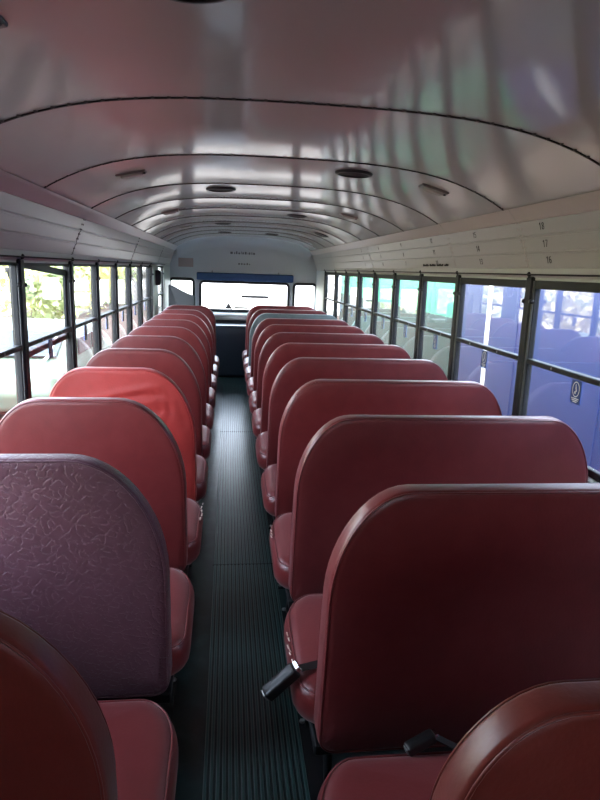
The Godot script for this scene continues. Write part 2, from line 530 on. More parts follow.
# a two-pane sash window in the side wall between z0 (towards the rear) and z1
func side_window(n: int, s: int, z0: float, z1: float, tilted := false, decal := true) -> void:
	var w := setting("window_%d" % n, "two pane sliding bus window in a metal frame", "window")
	var fm: Material = M.black_frame
	var xi := 1.118 * s
	var xo := 1.142 * s
	var top := HEAD_Y - 0.015
	var st := begin()
	var b := 0.014
	var f := func(lo: Vector3, hi: Vector3): box(st, Vector3(minf(lo.x, hi.x), minf(lo.y, hi.y), minf(lo.z, hi.z)), Vector3(maxf(lo.x, hi.x), maxf(lo.y, hi.y), maxf(lo.z, hi.z)), 0.003)
	f.call(Vector3(xi, SILL_Y, z0), Vector3(xo, SILL_Y + 0.03, z1))
	f.call(Vector3(xi, top - (0.038 if s > 0 else 0.015), z0), Vector3(xo, top, z1))
	f.call(Vector3(xi, SILL_Y + 0.03, z0), Vector3(xo, top - 0.01, z0 - b))
	f.call(Vector3(xi, SILL_Y + 0.03, z1 + b), Vector3(xo, top - 0.01, z1))
	part("frame", done(st), fm, w)
	var za := z0 - b
	var zb := z1 + b
	part("meeting_rail", box_mesh(Vector3(minf(1.112 * s, 1.146 * s), RAIL_Y - 0.011, zb), Vector3(maxf(1.112 * s, 1.146 * s), RAIL_Y + 0.011, za), 0.003), fm, w)
	var yt := top - (0.038 if s > 0 else 0.015)
	if tilted:
		# the upper sash has slipped and hangs askew
		var sa := begin()
		bar(sa, Vector3(1.140 * s, 1.520, za), Vector3(1.140 * s, 1.474, zb), 0.016, 0.034)
		bar(sa, Vector3(1.140 * s, 1.112, za), Vector3(1.140 * s, 1.122, zb), 0.016, 0.028)
		bar(sa, Vector3(1.140 * s, 1.112, za - 0.008), Vector3(1.140 * s, 1.520, za - 0.008), 0.016, 0.014)
		bar(sa, Vector3(1.140 * s, 1.122, zb + 0.008), Vector3(1.140 * s, 1.474, zb + 0.008), 0.016, 0.014)
		var sash := part("slipped_sash", done(sa), fm, w)
		pane(sash, 1.140 * s, za, zb, 1.112, 1.470)
	else:
		pane(w, 1.140 * s, za, zb, RAIL_Y, yt)
	pane(w, 1.130 * s, za, zb, SILL_Y + 0.03, RAIL_Y)
	for e in [0, 1]:
		var zl := za + 0.011 if e == 0 else zb - 0.011
		var lt := begin(true)
		lathe(lt, [Vector2(0.011, 0.0), Vector2(0.011, 0.012), Vector2(0.007, 0.018), Vector2(0, 0.019)], 12, Transform3D(Basis(Vector3.BACK, PI / 2 * s), Vector3(1.119 * s, 1.43, zl)))
		part("latch", done(lt), M.black, w)
	for e in [0.28, 0.72]:
		var sc := begin(true)
		lathe(sc, [Vector2(0.006, 0.0), Vector2(0.005, 0.003), Vector2(0, 0.004)], 8, Transform3D(Basis(Vector3.BACK, PI / 2 * s), Vector3(1.112 * s, RAIL_Y, lerpf(za, zb, e))))
		part("screw", done(sc), M.bolt, w)
	if decal: make_decal(w, s, (z0 + z1) / 2.0)

func pane(parent: Node3D, x: float, za: float, zb: float, y0: float, y1: float) -> void:
	part("pane", box_mesh(Vector3(x - 0.002, y0, zb), Vector3(x + 0.002, y1, za), 0.0005), M.glass, parent)

# emergency sticker: dark blue field, white oval ring with a figure, lines of print
func make_decal(w: Node3D, s: int, z: float) -> void:
	var x := 1.1262 * s
	var d := part("sticker", box_mesh(Vector3(x - 0.0006, 1.055, z - 0.036), Vector3(x + 0.0006, 1.148, z + 0.036), 0.0003), M.decal_blue, w)
	var xs := x - 0.0012 * s
	var st := begin()
	for k in 28:
		var a := TAU * k / 28.0
		var b := TAU * (k + 1) / 28.0
		var o := Vector3(xs, 1.112, z)
		quad(st, o + Vector3(0, sin(a) * 0.027, cos(a) * 0.021), o + Vector3(0, sin(a) * 0.031, cos(a) * 0.025), o + Vector3(0, sin(b) * 0.031, cos(b) * 0.025), o + Vector3(0, sin(b) * 0.027, cos(b) * 0.021))
	# the figure in the ring
	var fig := [[-0.002, 0.016, 0.005], [0.0, 0.006, 0.008], [0.003, -0.004, 0.010], [-0.004, -0.013, 0.012]]
	for f in fig:
		var fz: float = z + f[0]
		var fy: float = 1.112 + f[1]
		var fw: float = f[2]
		quad(st, Vector3(xs, fy - 0.005, fz - fw / 2), Vector3(xs, fy - 0.005, fz + fw / 2), Vector3(xs, fy + 0.005, fz + fw * 0.35), Vector3(xs, fy + 0.005, fz - fw * 0.35))
	for k in 3:
		var y := 1.074 - k * 0.0065
		var hw: float = [0.026, 0.022, 0.014][k]
		quad(st, Vector3(xs, y, z - hw), Vector3(xs, y, z + hw), Vector3(xs, y + 0.0035, z + hw), Vector3(xs, y + 0.0035, z - hw))
	part("print", done(st), M.decal_white, d)

func build_windows() -> void:
	var n := 1
	for i in POSTS_R.size() - 1:
		side_window(n, 1, POSTS_R[i] - 0.03, POSTS_R[i + 1] + 0.03, false, true)
		n += 1
	for i in POSTS_L.size() - 1:
		side_window(n, -1, POSTS_L[i] - 0.03, POSTS_L[i + 1] + 0.03, i == 2, true)
		n += 1
	side_window(n, -1, -7.223, -7.45, false, false)
	n += 1
	side_window(n, -1, -7.87, -8.62, false, false)
	n += 1
	# windshield and the two quarter windows
	for q in [[-0.635, 0.662, 0.92, 1.305, "windshield in a dark rubber seal"], [-1.09, -0.775, 0.94, 1.335, "quarter window beside the driver"], [0.785, 1.085, 0.93, 1.31, "quarter window beside the entrance"]]:
		var w := setting("window_%d" % n, q[4], "window")
		var x0: float = q[0]
		var x1: float = q[1]
		var y0: float = q[2]
		var y1: float = q[3]
		var ol := rounded(x0 - 0.018, x1 + 0.018, y0 - 0.018, y1 + 0.018, 0.05, 0.05, 0.05, 6)
		var pts := []
		for p in ol: pts.append(Vector3(p.x, p.y, FRONT_Z + 0.01))
		var st := begin(true)
		tube(st, pts, 0.020, 8, true)
		part("seal", done(st), M.rubber_seal, w)
		var g := begin()
		quad(g, Vector3(x0 - 0.02, y0 - 0.02, FRONT_Z), Vector3(x1 + 0.02, y0 - 0.02, FRONT_Z), Vector3(x1 + 0.02, y1 + 0.02, FRONT_Z), Vector3(x0 - 0.02, y1 + 0.02, FRONT_Z))
		part("pane", done(g), M.glass, w)
		if n == POSTS_R.size() + POSTS_L.size() + 1:
			# stickers on the windshield: a strip of print, a small triangle with a word beside it
			var k := begin()
			box(k, Vector3(-0.04, 1.095, FRONT_Z + 0.002), Vector3(0.38, 1.135, FRONT_Z + 0.004), 0.0005)
			part("sticker", done(k), M.ink, w)
			var t := begin()
			var zf := FRONT_Z + 0.004
			tri(t, Vector3(-0.29, 0.925, zf), Vector3(-0.17, 0.925, zf), Vector3(-0.23, 1.02, zf))
			box(t, Vector3(-0.14, 0.928, zf - 0.001), Vector3(0.06, 0.958, zf + 0.001), 0.0003)
			part("sticker", done(t), M.ink, w)
		n += 1

func build_ends() -> void:
	# front bulkhead around the glass
	var f := setting("wall_front", "pale painted front bulkhead around the windshield", "wall")
	var pieces := [
		[-1.2, 1.2, 1.325, 2.0], [-1.2, -1.108, 0.80, 1.325], [-0.757, -0.653, 0.80, 1.325], [0.68, 0.767, 0.80, 1.325], [1.103, 1.2, 0.80, 1.325],
		[-1.108, -0.757, 0.80, 0.922], [-0.653, 0.68, 0.80, 0.902], [0.767, 1.103, 0.80, 0.912], [-1.2, 1.2, -0.06, 0.80]]
	for p in pieces:
		part("bulkhead_panel", box_mesh(Vector3(p[0], p[2], FRONT_Z - 0.05), Vector3(p[1], p[3], FRONT_Z), 0.003), M.bulkhead, f)
	# rounded cove between ceiling and bulkhead
	var cv := begin(true)
	for i in 30:
		var xa := -1.0 + 2.0 * i / 30.0
		var xb := -1.0 + 2.0 * (i + 1) / 30.0
		for k in 8:
			var a := PI / 2 * k / 8.0
			var b := PI / 2 * (k + 1) / 8.0
			var r := 0.16
			var fn := func(x: float, t: float) -> Vector3: return Vector3(x, arch(x) - r + r * sin(t) - 0.002, FRONT_Z + r - r * cos(t))
			quad(cv, fn.call(xa, a), fn.call(xb, a), fn.call(xb, b), fn.call(xa, b))
	part("cove", done(cv), M.bulkhead, f)
	# faded lettering stencilled over the visor: two short lines, too worn to read
	var ink := begin()
	var zf := FRONT_Z + 0.003
	var x := -0.21
	for wd in [0.05, 0.022, 0.03, 0.036, 0.012, 0.03, 0.036, 0.014, 0.03, 0.02, 0.04]:
		box(ink, Vector3(x, 1.742, zf - 0.002), Vector3(x + wd * 0.72, 1.775 + 0.008 * sin(x * 90.0), zf), 0.0005)
		x += wd + 0.006
	x = -0.09
	for wd in [0.034, 0.03, 0.036, 0.03, 0.02]:
		box(ink, Vector3(x, 1.588, zf - 0.002), Vector3(x + wd * 0.72, 1.612 + 0.006 * sin(x * 70.0), zf), 0.0005)
		x += wd + 0.008
	part("faded_lettering", done(ink), M.faded_ink, f)
	var fr := begin()
	box(fr, Vector3(-0.98, 1.53, zf - 0.002), Vector3(-0.76, 1.66, zf), 0.0005)
	part("faded_notice", done(fr), M.faded_red, f)
	# rear wall behind the camera, with the window of the emergency door
	var b := setting("wall_back", "rear wall of the bus with a small emergency door window", "wall")
	for p in [[-1.2, -0.38, -0.06, 2.05], [-0.378, 0.378, -0.06, 1.24], [-0.378, 0.378, 1.56, 2.05], [-0.378, -0.24, 1.24, 1.56], [0.24, 0.378, 1.24, 1.56], [0.38, 1.2, -0.06, 2.05]]:
		part("rear_panel", box_mesh(Vector3(p[0], p[2], BACK_Z), Vector3(p[1], p[3], BACK_Z + 0.06), 0.003), M.wall, b)
	part("pane", box_mesh(Vector3(-0.24, 1.24, BACK_Z + 0.028), Vector3(0.24, 1.56, BACK_Z + 0.032), 0.0005), M.glass, b)

# ------------------------------------------------------------------ seats
func wrinkle(x: float, y: float) -> float:
	# loose cover: folds that run in from the aisle edge
	var out := 0.004 * waves.get_noise_2d(x * 60.0, y * 60.0)
	for f in [[0.36, 0.60, -0.20, 0.545], [0.36, 0.50, -0.05, 0.515], [0.36, 0.43, -0.12, 0.40], [0.36, 0.35, 0.05, 0.37], [0.36, 0.28, 0.0, 0.25]]:
		var a := Vector2(f[0], f[1])
		var b := Vector2(f[2], f[3])
		var t := clampf((Vector2(x, y) - a).dot(b - a) / (b - a).length_squared(), 0.0, 1.0)
		var d: float = y - lerpf(a.y, b.y, t) - 0.012 * sin(t * 5.0)
		out += (1.0 - t) * (0.018 * exp(-pow((d - 0.022) / 0.018, 2.0)) - 0.016 * exp(-pow(d / 0.010, 2.0)))
	return out

func soft(x: float, y: float) -> float:
	return 0.003 * waves.get_noise_2d(x * 40.0, y * 40.0)

var seat_meshes := {}

# the padding thins towards the top of the backrest
func thinned(p: Vector3) -> Vector3:
	var k := 1.0 - 0.42 * smoothstep(0.30, 0.70, p.y)
	return Vector3(p.x, p.y, 0.05 - (0.05 - p.z) * k - 0.02)

func thin_top(st: SurfaceTool, xf: Transform3D) -> ArrayMesh:
	var raw := st.commit()
	var v: PackedVector3Array = raw.surface_get_arrays(0)[Mesh.ARRAY_VERTEX]
	var out := begin(true)
	for p in v: out.add_vertex(xf * thinned(p))
	return done(out)

func seat_mesh(key: String, w: float) -> Dictionary:
	if seat_meshes.has(key): return seat_meshes[key]
	var d := {}
	var loose := key == "loose"
	var fine_steps := []
	for k in 40: fine_steps.append((k + 1.0) / 40.0)
	var big := w > 0.9
	var end := key == "wide_last"
	var ol := rounded(-w / 2, w / 2, -0.018, 0.705, 0.185 if big else 0.25, 0.29 if big else 0.36, 0.05, 12, 0.02, (0.15 if end else 0.0) if big else 0.19, (0.2 if end else 0.0) if big else 0.24)
	var lean := Transform3D(Basis(Vector3.RIGHT, 0.045), Vector3(0, 0.34, -0.012))
	d.back = thin_top(padded(ol, 0.100, 0.022, 0.010, Transform3D.IDENTITY, fine_steps if loose else [0.12, 0.3, 0.45, 0.6, 0.72, 0.82, 0.9, 0.96, 1.0], wrinkle if loose else soft), lean)
	for e in [1, -1]:
		var pts := []
		var n := ol.size()
		for i in n:
			var t := ol[(i + 1) % n] - ol[(i - 1 + n) % n]
			var nn := Vector2(t.y, -t.x).normalized()
			var q := ol[i] - nn * 0.0055
			pts.append(lean * thinned(Vector3(q.x, q.y, e * (0.05 - 0.0055))))
		var st := begin(true)
		tube(st, pts, 0.0026, 6, true)
		d["pipe" + str(e)] = done(st)
	seat_meshes[key] = d
	return d

func cushion_mesh(key: String, w: float) -> Dictionary:
	if seat_meshes.has(key): return seat_meshes[key]
	var d := {}
	# plan outline: x across, y = towards the front
	var ol := rounded(-w / 2, w / 2, 0.0, 0.50, 0.11, 0.16, 0.09, 9, 0.0)
	var xf := Transform3D(Basis(Vector3(1, 0, 0), Vector3(0, 0.05, -1).normalized(), Vector3(0, 1, 0.05).normalized()), Vector3(0, 0.398, -0.05))
	d.body = done(padded(ol, 0.13, 0.055, 0.014, xf, [0.15, 0.4, 0.62, 0.8, 0.92, 1.0], soft))
	var pts := []
	var n := ol.size()
	for i in n:
		var t := ol[(i + 1) % n] - ol[(i - 1 + n) % n]
		var nn := Vector2(t.y, -t.x).normalized()
		var q := ol[i] - nn * 0.014
		pts.append(xf * Vector3(q.x, q.y, 0.065 - 0.016))
	var st := begin(true)
	tube(st, pts, 0.003, 6, true)
	d.pipe = done(st)
	# board under the cushion
	var sb := begin()
	box(sb, Vector3(-w / 2 + 0.05, 0.300, -0.49), Vector3(w / 2 - 0.05, 0.335, -0.02), 0.004)
	d.board = done(sb)
	seat_meshes[key] = d
	return d

func leg_mesh(z0: float, z1: float) -> ArrayMesh:
	var st := begin(true)
	tube(st, [Vector3(0, 0.32, z0), Vector3(0, 0.24, z0), Vector3(0, 0.03, z1), Vector3(0, 0.008, z1)], 0.0125, 8)
	return done(st)

func make_seat(wide: bool, z: float, label: String, back_mat: Material, cush_mat: Material, loose := false) -> Node3D:
	# backrest and cushion spans
	var bx0 := (0.03 if z > -0.7 else 0.004) if wide else -1.10
	var last_row := not wide and z > -1.0
	var bx1 := 1.108 if wide else (-0.41 if last_row else -0.385)
	var cx0 := -0.046 if wide else -1.10
	var cx1 := 1.10 if wide else -0.338
	var t := thing("bench_seat", label, "bench seat", Vector3(0, 0, z), "wide bench seats" if wide else "narrow bench seats")
	var bm := seat_mesh("loose" if loose else (("wide_last" if z > -0.7 else "wide") if wide else ("narrow_last" if last_row else "narrow")), bx1 - bx0)
	var cm := cushion_mesh("wide_c" if wide else "narrow_c", cx1 - cx0)
	var bc := Vector3((bx0 + bx1) / 2, 0, 0)
	var cc := Vector3((cx0 + cx1) / 2, -0.012 if wide else -0.03, 0)
	var b := part("backrest", bm.back, back_mat, t, bc)
	part("piping", bm["pipe1"], back_mat, b)
	part("piping", bm["pipe-1"], back_mat, b)
	var c := part("cushion", cm.body, cush_mat, t, cc)
	part("piping", cm.pipe, cush_mat, c)
	part("seat_board", cm.board, M.frame_steel, t, cc)
	var lx := cx0 + 0.10 if wide else cx1 - 0.10
	part("leg", leg_mesh(-0.40, -0.46), M.frame_steel, t, Vector3(lx, 0, 0))
	part("leg", leg_mesh(-0.10, -0.02), M.frame_steel, t, Vector3(lx, 0, 0))
	part("foot_plate", box_mesh(Vector3(lx - 0.03, 0.0, -0.50), Vector3(lx + 0.03, 0.009, 0.03), 0.003), M.frame_steel, t)
	var wx := 1.085 if wide else -1.055
	part("wall_bracket", box_mesh(Vector3(wx - 0.05, 0.27, -0.46), Vector3(wx + 0.02, 0.305, -0.04), 0.004), M.frame_steel, t)
	for bz in [-0.48, 0.01]:
		var sb := begin(true)
		lathe(sb, [Vector2(0.010, 0.009), Vector2(0.010, 0.016), Vector2(0.0, 0.018)], 6)
		part("bolt", done(sb), M.bolt, t, Vector3(lx + (-0.018 if wide else 0.018), 0, bz))
	return t

# torn vinyl along the aisle edge of a cushion, with the pale stuffing showing
func tear(seat: Node3D, x: float, zs: Array, y: float, s: int) -> void:
	var st := begin(true)
	for k in zs.size() - 1:
		var a := Vector3(x + rng.randf_range(-0.004, 0.004), y + rng.randf_range(-0.004, 0.004), zs[k])
		var b := Vector3(x + rng.randf_range(-0.004, 0.004), y + rng.randf_range(-0.004, 0.004), zs[k + 1])
		tube(st, [a, a.lerp(b, 0.35) + Vector3(0.003 * s, 0.004, 0), a.lerp(b, 0.7) + Vector3(0, -0.005, 0)], rng.randf_range(0.0015, 0.0035), 6)
	tag(part("torn_edge", done(st), M.stuffing, seat), "pale stuffing in a torn vinyl edge")

func barrier(wide: bool, z: float, label: String) -> void:
	var x0 := 0.004 if wide else -1.10
	var x1 := 1.05 if wide else -0.385
	var t := thing("crash_barrier", label, "barrier", Vector3((x0 + x1) / 2, 0, z))
	var ol := rounded(-(x1 - x0) / 2, (x1 - x0) / 2, 0.32, 1.05, 0.19, 0.2, 0.03, 10, 0.02)
	part("padding", done(padded(ol, 0.075, 0.03, 0.004, Transform3D.IDENTITY, [0.2, 0.6, 0.9, 1.0], soft)), M.vinyl, t)
	for e in [-1, 1]:
		var st := begin(true)
		var lx: float = e * ((x1 - x0) / 2 - 0.1)
		tube(st, [Vector3(lx, 0.34, 0), Vector3(lx, 0.008, 0)], 0.016, 8)
		part("leg", done(st), M.frame_steel, t)
		part("foot_plate", box_mesh(Vector3(lx - 0.04, 0, -0.04), Vector3(lx + 0.04, 0.009, 0.04), 0.003), M.frame_steel, t)

const ORD := ["first", "second", "third", "fourth", "fifth", "sixth", "seventh", "eighth", "ninth", "tenth", "eleventh", "twelfth"]

func build_seats() -> void:
	# wide seats: rows from the rear
	for i in 11:
		var z := -0.624 - ROW * i
		var row := 10 - i
		var bm: Material = M.vinyl
		var label := "wide dark red vinyl bench seat, %s behind the front crash barrier" % ORD[row]
		if i == 9:
			bm = M.vinyl_grey
			label = "wide bench seat with a grey backrest, second behind the front crash barrier"
		elif i == 0:
			bm = M.vinyl_brown
			label = "wide red-brown vinyl bench seat in the rearmost row, black buckle on its cushion"
		elif i == 1:
			label = "wide dark red vinyl bench seat, second from the rear, cushion edge torn"
		elif i == 3:
			label = "wide dark red vinyl bench seat, fourth from the rear of the bus"
		elif i % 2 == 0:
			bm = M.vinyl_dark
		var t := make_seat(true, z, label, bm, M.vinyl)
		if i == 1: tear(t, -0.040, [-0.15, -0.18, -0.20, -0.23, -0.25, -0.27, -0.30, -0.33, -0.36], 0.440, -1)
		if i == 1: belt(t, Vector3(-0.078, 0.435, -0.126), Vector3(0.08, 0.062, -0.018), 0.98, Vector3(0.09, 0.468, -0.17))
		if i == 0: belt(t, Vector3(0.214, 0.488, -0.535), Vector3(0.06, 0.022, -0.012), 0.66, Vector3(0.33, 0.475, -0.50))
		if i == 2: tear(t, -0.040, [-0.30, -0.33, -0.36, -0.40], 0.448, -1)
	barrier(true, -8.47, "wide red padded crash barrier in front of the first wide bench")
	# narrow seats
	for i in 10:
		var z := -0.873 - ROW * i
		var bm: Material = M.vinyl
		var label := "narrow dark red vinyl bench seat, %s behind the driver's crash barrier" % ORD[9 - i]
		if i == 0:
			bm = M.vinyl_brown
			label = "narrow red-brown vinyl bench seat in the rearmost row beside the aisle"
		elif i == 1:
			bm = M.vinyl_purple
			label = "narrow bench seat with a purple, finely creased vinyl backrest and red cushion"
		elif i == 2:
			label = "narrow dark red bench seat just ahead of the purple creased one, cushion split"
		elif i == 3:
			bm = M.vinyl_bright
			label = "narrow bench seat with a loose bright red wrinkled backrest cover"
		elif i % 2 == 1:
			bm = M.vinyl_dark
		var t := make_seat(false, z, label, bm, M.vinyl, i == 3)
		if i == 2: tear(t, -0.343, [-0.25, -0.28, -0.33, -0.38, -0.42, -0.45], 0.448, 1)
	barrier(false, -7.99, "narrow red padded crash barrier behind the driver's place")

# ------------------------------------------------------------------ fittings
func slope_basis(x: float) -> Basis:
	var dy := -0.072 * x - 0.576 * pow(x, 3)
	return Basis(Vector3.BACK, atan(dy))

func build_fittings() -> void:
	# round speakers let into the ceiling
	var spots := [[-0.293, -1.11], [0.343, -2.955], [-0.281, -3.805], [0.335, -5.325], [-0.296, -6.665], [0.326, -8.27], [-0.285, -8.288], [0.752, -6.753]]
	for i in spots.size():
		var x: float = spots[i][0]
		var z: float = spots[i][1]
		var lab := "black round ceiling speaker, %s along the roof from the rear" % ORD[i]
		if i == 7: lab = "black round ceiling speaker out near the cornice, above the wide benches"
		var t := thing("ceiling_speaker", lab, "speaker", Vector3(x, arch(x) - 0.004, z), "round ceiling speakers")
		t.basis = slope_basis(x)
		var flip := Transform3D(Basis(Vector3.RIGHT, PI), Vector3.ZERO)
		var st := begin(true)
		lathe(st, [Vector2(0.088, -0.004), Vector2(0.088, 0.004), Vector2(0.084, 0.010), Vector2(0.072, 0.011), Vector2(0.070, 0.006)], 32, flip)
		part("rim", done(st), M.black, t)
		var g := begin(true)
		lathe(g, [Vector2(0.071, 0.005), Vector2(0.06, 0.007), Vector2(0.045, 0.005), Vector2(0.03, 0.007), Vector2(0.015, 0.005), Vector2(0.0, 0.008)], 32, flip)
		part("grille", done(g), M.rubber_seal, t)
	# small dome lamps along both sides of the ceiling
	var lamps := [[-0.70, -1.25], [0.69, -1.276], [-0.68, -3.029], [0.729, -2.944], [-0.684, -4.983], [0.66, -4.7], [-0.684, -6.75], [0.753, -8.185]]
	for i in lamps.size():
		var x: float = lamps[i][0]
		var z: float = lamps[i][1]
		var t := thing("dome_lamp", "small unlit dome lamp on the ceiling above the %s, %s from the rear" % ["narrow benches" if x < 0 else "wide benches", ORD[i / 2]], "ceiling lamp", Vector3(x, arch(x) - 0.003, z), "dome lamps")
		t.basis = slope_basis(x)
		part("base", box_mesh(Vector3(-0.068, -0.010, -0.036), Vector3(0.068, 0.004, 0.036), 0.005), M.lamp_base, t)
		var ol := rounded(-0.05, 0.05, -0.026, 0.026, 0.02, 0.02, 0.02, 5)
		var s2 := padded(ol, 0.014, 0.006, 0.004, Transform3D(Basis(Vector3.RIGHT, PI / 2), Vector3(0, -0.012, 0)), [0.4, 0.8, 1.0], no_push)
		part("lens", done(s2), M.lens, t)
		part("switch", box_mesh(Vector3(0.054, -0.016, -0.008), Vector3(0.064, -0.009, 0.008), 0.002), M.black, t)
	# seat numbers on the cornice over the wide benches
	var font := SystemFont.new()
	font.font_names = PackedStringArray(["Droid Sans"])
	var no := 18
	var g := setting("trim_5", "black seat numbers painted on the cornice", "lettering")
	for k in 6:
		for j in 3:
			var tm := TextMesh.new()
			tm.text = str(no)
			tm.font = font
			tm.font_size = 32
			tm.pixel_size = 0.0012
			tm.depth = 0.001
			var yy: float = [1.741, 1.673, 1.608][j]
			var xx: float = [1.0345, 1.0595, 1.0835][j]
			var zz := -2.46 - k * 0.70
			var o := part("seat_number", tm, M.ink, g, Vector3(xx, yy, zz))
			o.basis = Basis(Vector3.FORWARD, -0.0) * Basis(Vector3.UP, -PI / 2) * Basis(Vector3.RIGHT, 0.26)
			no -= 1
	var ln := begin()
	for k in 22:
		if k % 6 == 3: continue
		var zz := -3.66 - k * 0.0235
		box(ln, Vector3(1.084, 1.588, zz - 0.016), Vector3(1.0885, 1.600 + 0.003 * sin(k * 2.3), zz), 0.0005)
	part("small_lettering", done(ln), M.ink, g)
	# sun visor over the windshield
	var v := thing("sun_visor", "long dark blue padded sun visor above the windshield", "visor", Vector3(0.02, 1.40, FRONT_Z + 0.035))
	var ol := rounded(-0.73, 0.73, -0.055, 0.06, 0.02, 0.02, 0.02, 5)
	part("padding", done(padded(ol, 0.05, 0.018, 0.006, Transform3D.IDENTITY, [0.3, 0.7, 1.0], soft)), M.visor, v)
	for e in [-0.5, 0.5]:
		var sv := begin(true)
		tube(sv, [Vector3(e, 0.05, 0), Vector3(e, 0.08, -0.02), Vector3(e, 0.085, -0.03)], 0.008, 8)
		part("bracket", done(sv), M.alu, v)
	# dashboard and engine cover
	var d := thing("dashboard", "pale grey dashboard under the windshield", "dashboard", Vector3(0, 0, FRONT_Z))
	var sd := begin()
	box(sd, Vector3(-1.05, 0.78, 0.0), Vector3(0.95, 0.865, 0.34), 0.03)
	part("top", done(sd), M.dash, d)
	part("panel", box_mesh(Vector3(-1.05, 0.10, 0.0), Vector3(0.95, 0.78, 0.28), 0.02), M.hump, d)
	for e in [-0.75, -0.45, 0.25, 0.6]:
		part("vent", box_mesh(Vector3(e - 0.07, 0.70, 0.275), Vector3(e + 0.07, 0.75, 0.287), 0.003), M.black, d)
	var h := thing("engine_cover", "dark blue-black engine cover at the end of the aisle", "engine cover", Vector3(-0.12, 0, FRONT_Z + 0.28))
	var oh := rounded(-0.42, 0.42, 0.0, 0.74, 0.09, 0.08, 0.01, 6, 0.04)
	part("shell", done(padded(oh, 0.52, 0.05, 0.0, Transform3D(Basis.IDENTITY, Vector3(0, 0.0, 0.275)), [0.3, 0.7, 1.0], soft)), M.hump, h)
	for e in [-0.3, 0.3]:
		part("latch", box_mesh(Vector3(e - 0.02, 0.5, 0.535), Vector3(e + 0.02, 0.58, 0.55), 0.003), M.alu, h)
	# driver's seat with a tall slanted back, seen over the benches
	var ds := thing("driver_seat", "dark grey driver's seat with a slanted high back beside the windshield", "seat", Vector3(-0.86, 0, -8.78))
	var od := PackedVector2Array([Vector2(-0.2, 0.35), Vector2(0.0, 0.35), Vector2(0.17, 0.35), Vector2(0.17, 0.8), Vector2(0.165, 1.12), Vector2(0.15, 1.135), Vector2(0.0, 1.195), Vector2(-0.15, 1.275), Vector2(-0.19, 1.285), Vector2(-0.2, 1.26), Vector2(-0.2, 0.8)])
	part("backrest", done(padded(od, 0.10, 0.02, 0.006, Transform3D.IDENTITY, [0.4, 0.8, 1.0], no_push)), M.partition, ds)
	part("cushion", box_mesh(Vector3(-0.22, 0.33, -0.36), Vector3(0.2, 0.46, -0.02), 0.03), M.partition, ds)
	part("pedestal", box_mesh(Vector3(-0.15, 0.0, -0.32), Vector3(0.13, 0.335, -0.08), 0.01), M.frame_steel, ds)
	# little black mirror on the post by the driver
	var mi := thing("inside_mirror", "small black mirror fixed to the post behind the driver's window", "mirror", Vector3(-1.08, 1.30, -7.6))
	var om := rounded(-0.045, 0.045, 0.0, 0.18, 0.03, 0.03, 0.03, 5)
	part("housing", done(padded(om, 0.03, 0.01, 0.002, Transform3D(Basis(Vector3.UP, 0.4), Vector3.ZERO), [0.5, 1.0], no_push)), M.black, mi)
	var sm := begin(true)
	tube(sm, [Vector3(0, 0.09, 0), Vector3(-0.025, 0.10, -0.02)], 0.007, 6)
	part("arm", done(sm), M.black, mi)
	# bent rod hanging outside the slipped window
	var rd := thing("bent_rod", "thin dark bent rod hanging outside the window with the slipped sash", "rod", Vector3.ZERO)
	var sr := begin(true)
	tube(sr, [Vector3(-1.215, 1.49, -2.93), Vector3(-1.215, 1.46, -2.95), Vector3(-1.215, 1.425, -3.01), Vector3(-1.215, 1.12, -3.03), Vector3(-1.215, 1.08, -3.03)], 0.006, 8)
	part("rod", done(sr), M.black, rd)
	part("clamp", box_mesh(Vector3(-1.222, 1.48, -2.945), Vector3(-1.19, 1.50, -2.915), 0.003), M.black, rd)

# lap belt: webbing that ends in a black buckle; at and dir are in the seat's own axes
func belt(seat: Node3D, at: Vector3, dir: Vector3, k: float, root: Vector3) -> void:
	var x := dir.normalized()
	var z := x.cross(Vector3.UP).normalized()
	var y := z.cross(x)
	var st := begin()
	bar(st, root, at + x * 0.05 * k, 0.03 * k, 0.003, 0.001)
	var w := part("seat_belt", done(st), M.black, seat)
	var ol := rounded(-0.055 * k, 0.055 * k, -0.022 * k, 0.022 * k, 0.01 * k, 0.01 * k, 0.01 * k, 5)
	var b := part("buckle", done(padded(ol, 0.034 * k, 0.008 * k, 0.003, Transform3D(Basis(Vector3.RIGHT, PI / 2), Vector3.ZERO), [0.5, 1.0], no_push)), M.black, w, at)
	b.basis = Basis(x, y, z)
	var t := part("tongue", box_mesh(Vector3(0.052 * k, -0.008 * k, -0.017 * k), Vector3(0.066 * k, 0.012 * k, 0.017 * k), 0.002), M.chrome, w, at)
	t.basis = b.basis
	var e := part("button", box_mesh(Vector3(-0.059 * k, -0.008 * k, -0.014 * k), Vector3(-0.053 * k, 0.012 * k, 0.014 * k), 0.002), M.alu, w, at)
	e.basis = b.basis

# ------------------------------------------------------------------ outside
func wheel(parent: Node3D, at: Vector3, r: float, s: int) -> void:
	var st := begin(true)
	var xf := Transform3D(Basis(Vector3.BACK, -PI / 2 * s), at)
	lathe(st, [Vector2(0, -0.11), Vector2(r * 0.9, -0.11), Vector2(r, -0.08), Vector2(r, 0.08), Vector2(r * 0.92, 0.11), Vector2(r * 0.6, 0.10)], 24, xf)
	var w := part("wheel", done(st), M.tyre, parent)
	var h := begin(true)
	lathe(h, [Vector2(r * 0.6, 0.10), Vector2(r * 0.5, 0.06), Vector2(r * 0.2, 0.05), Vector2(0, 0.07)], 20, xf)
	part("hub", done(h), M.alu, w)

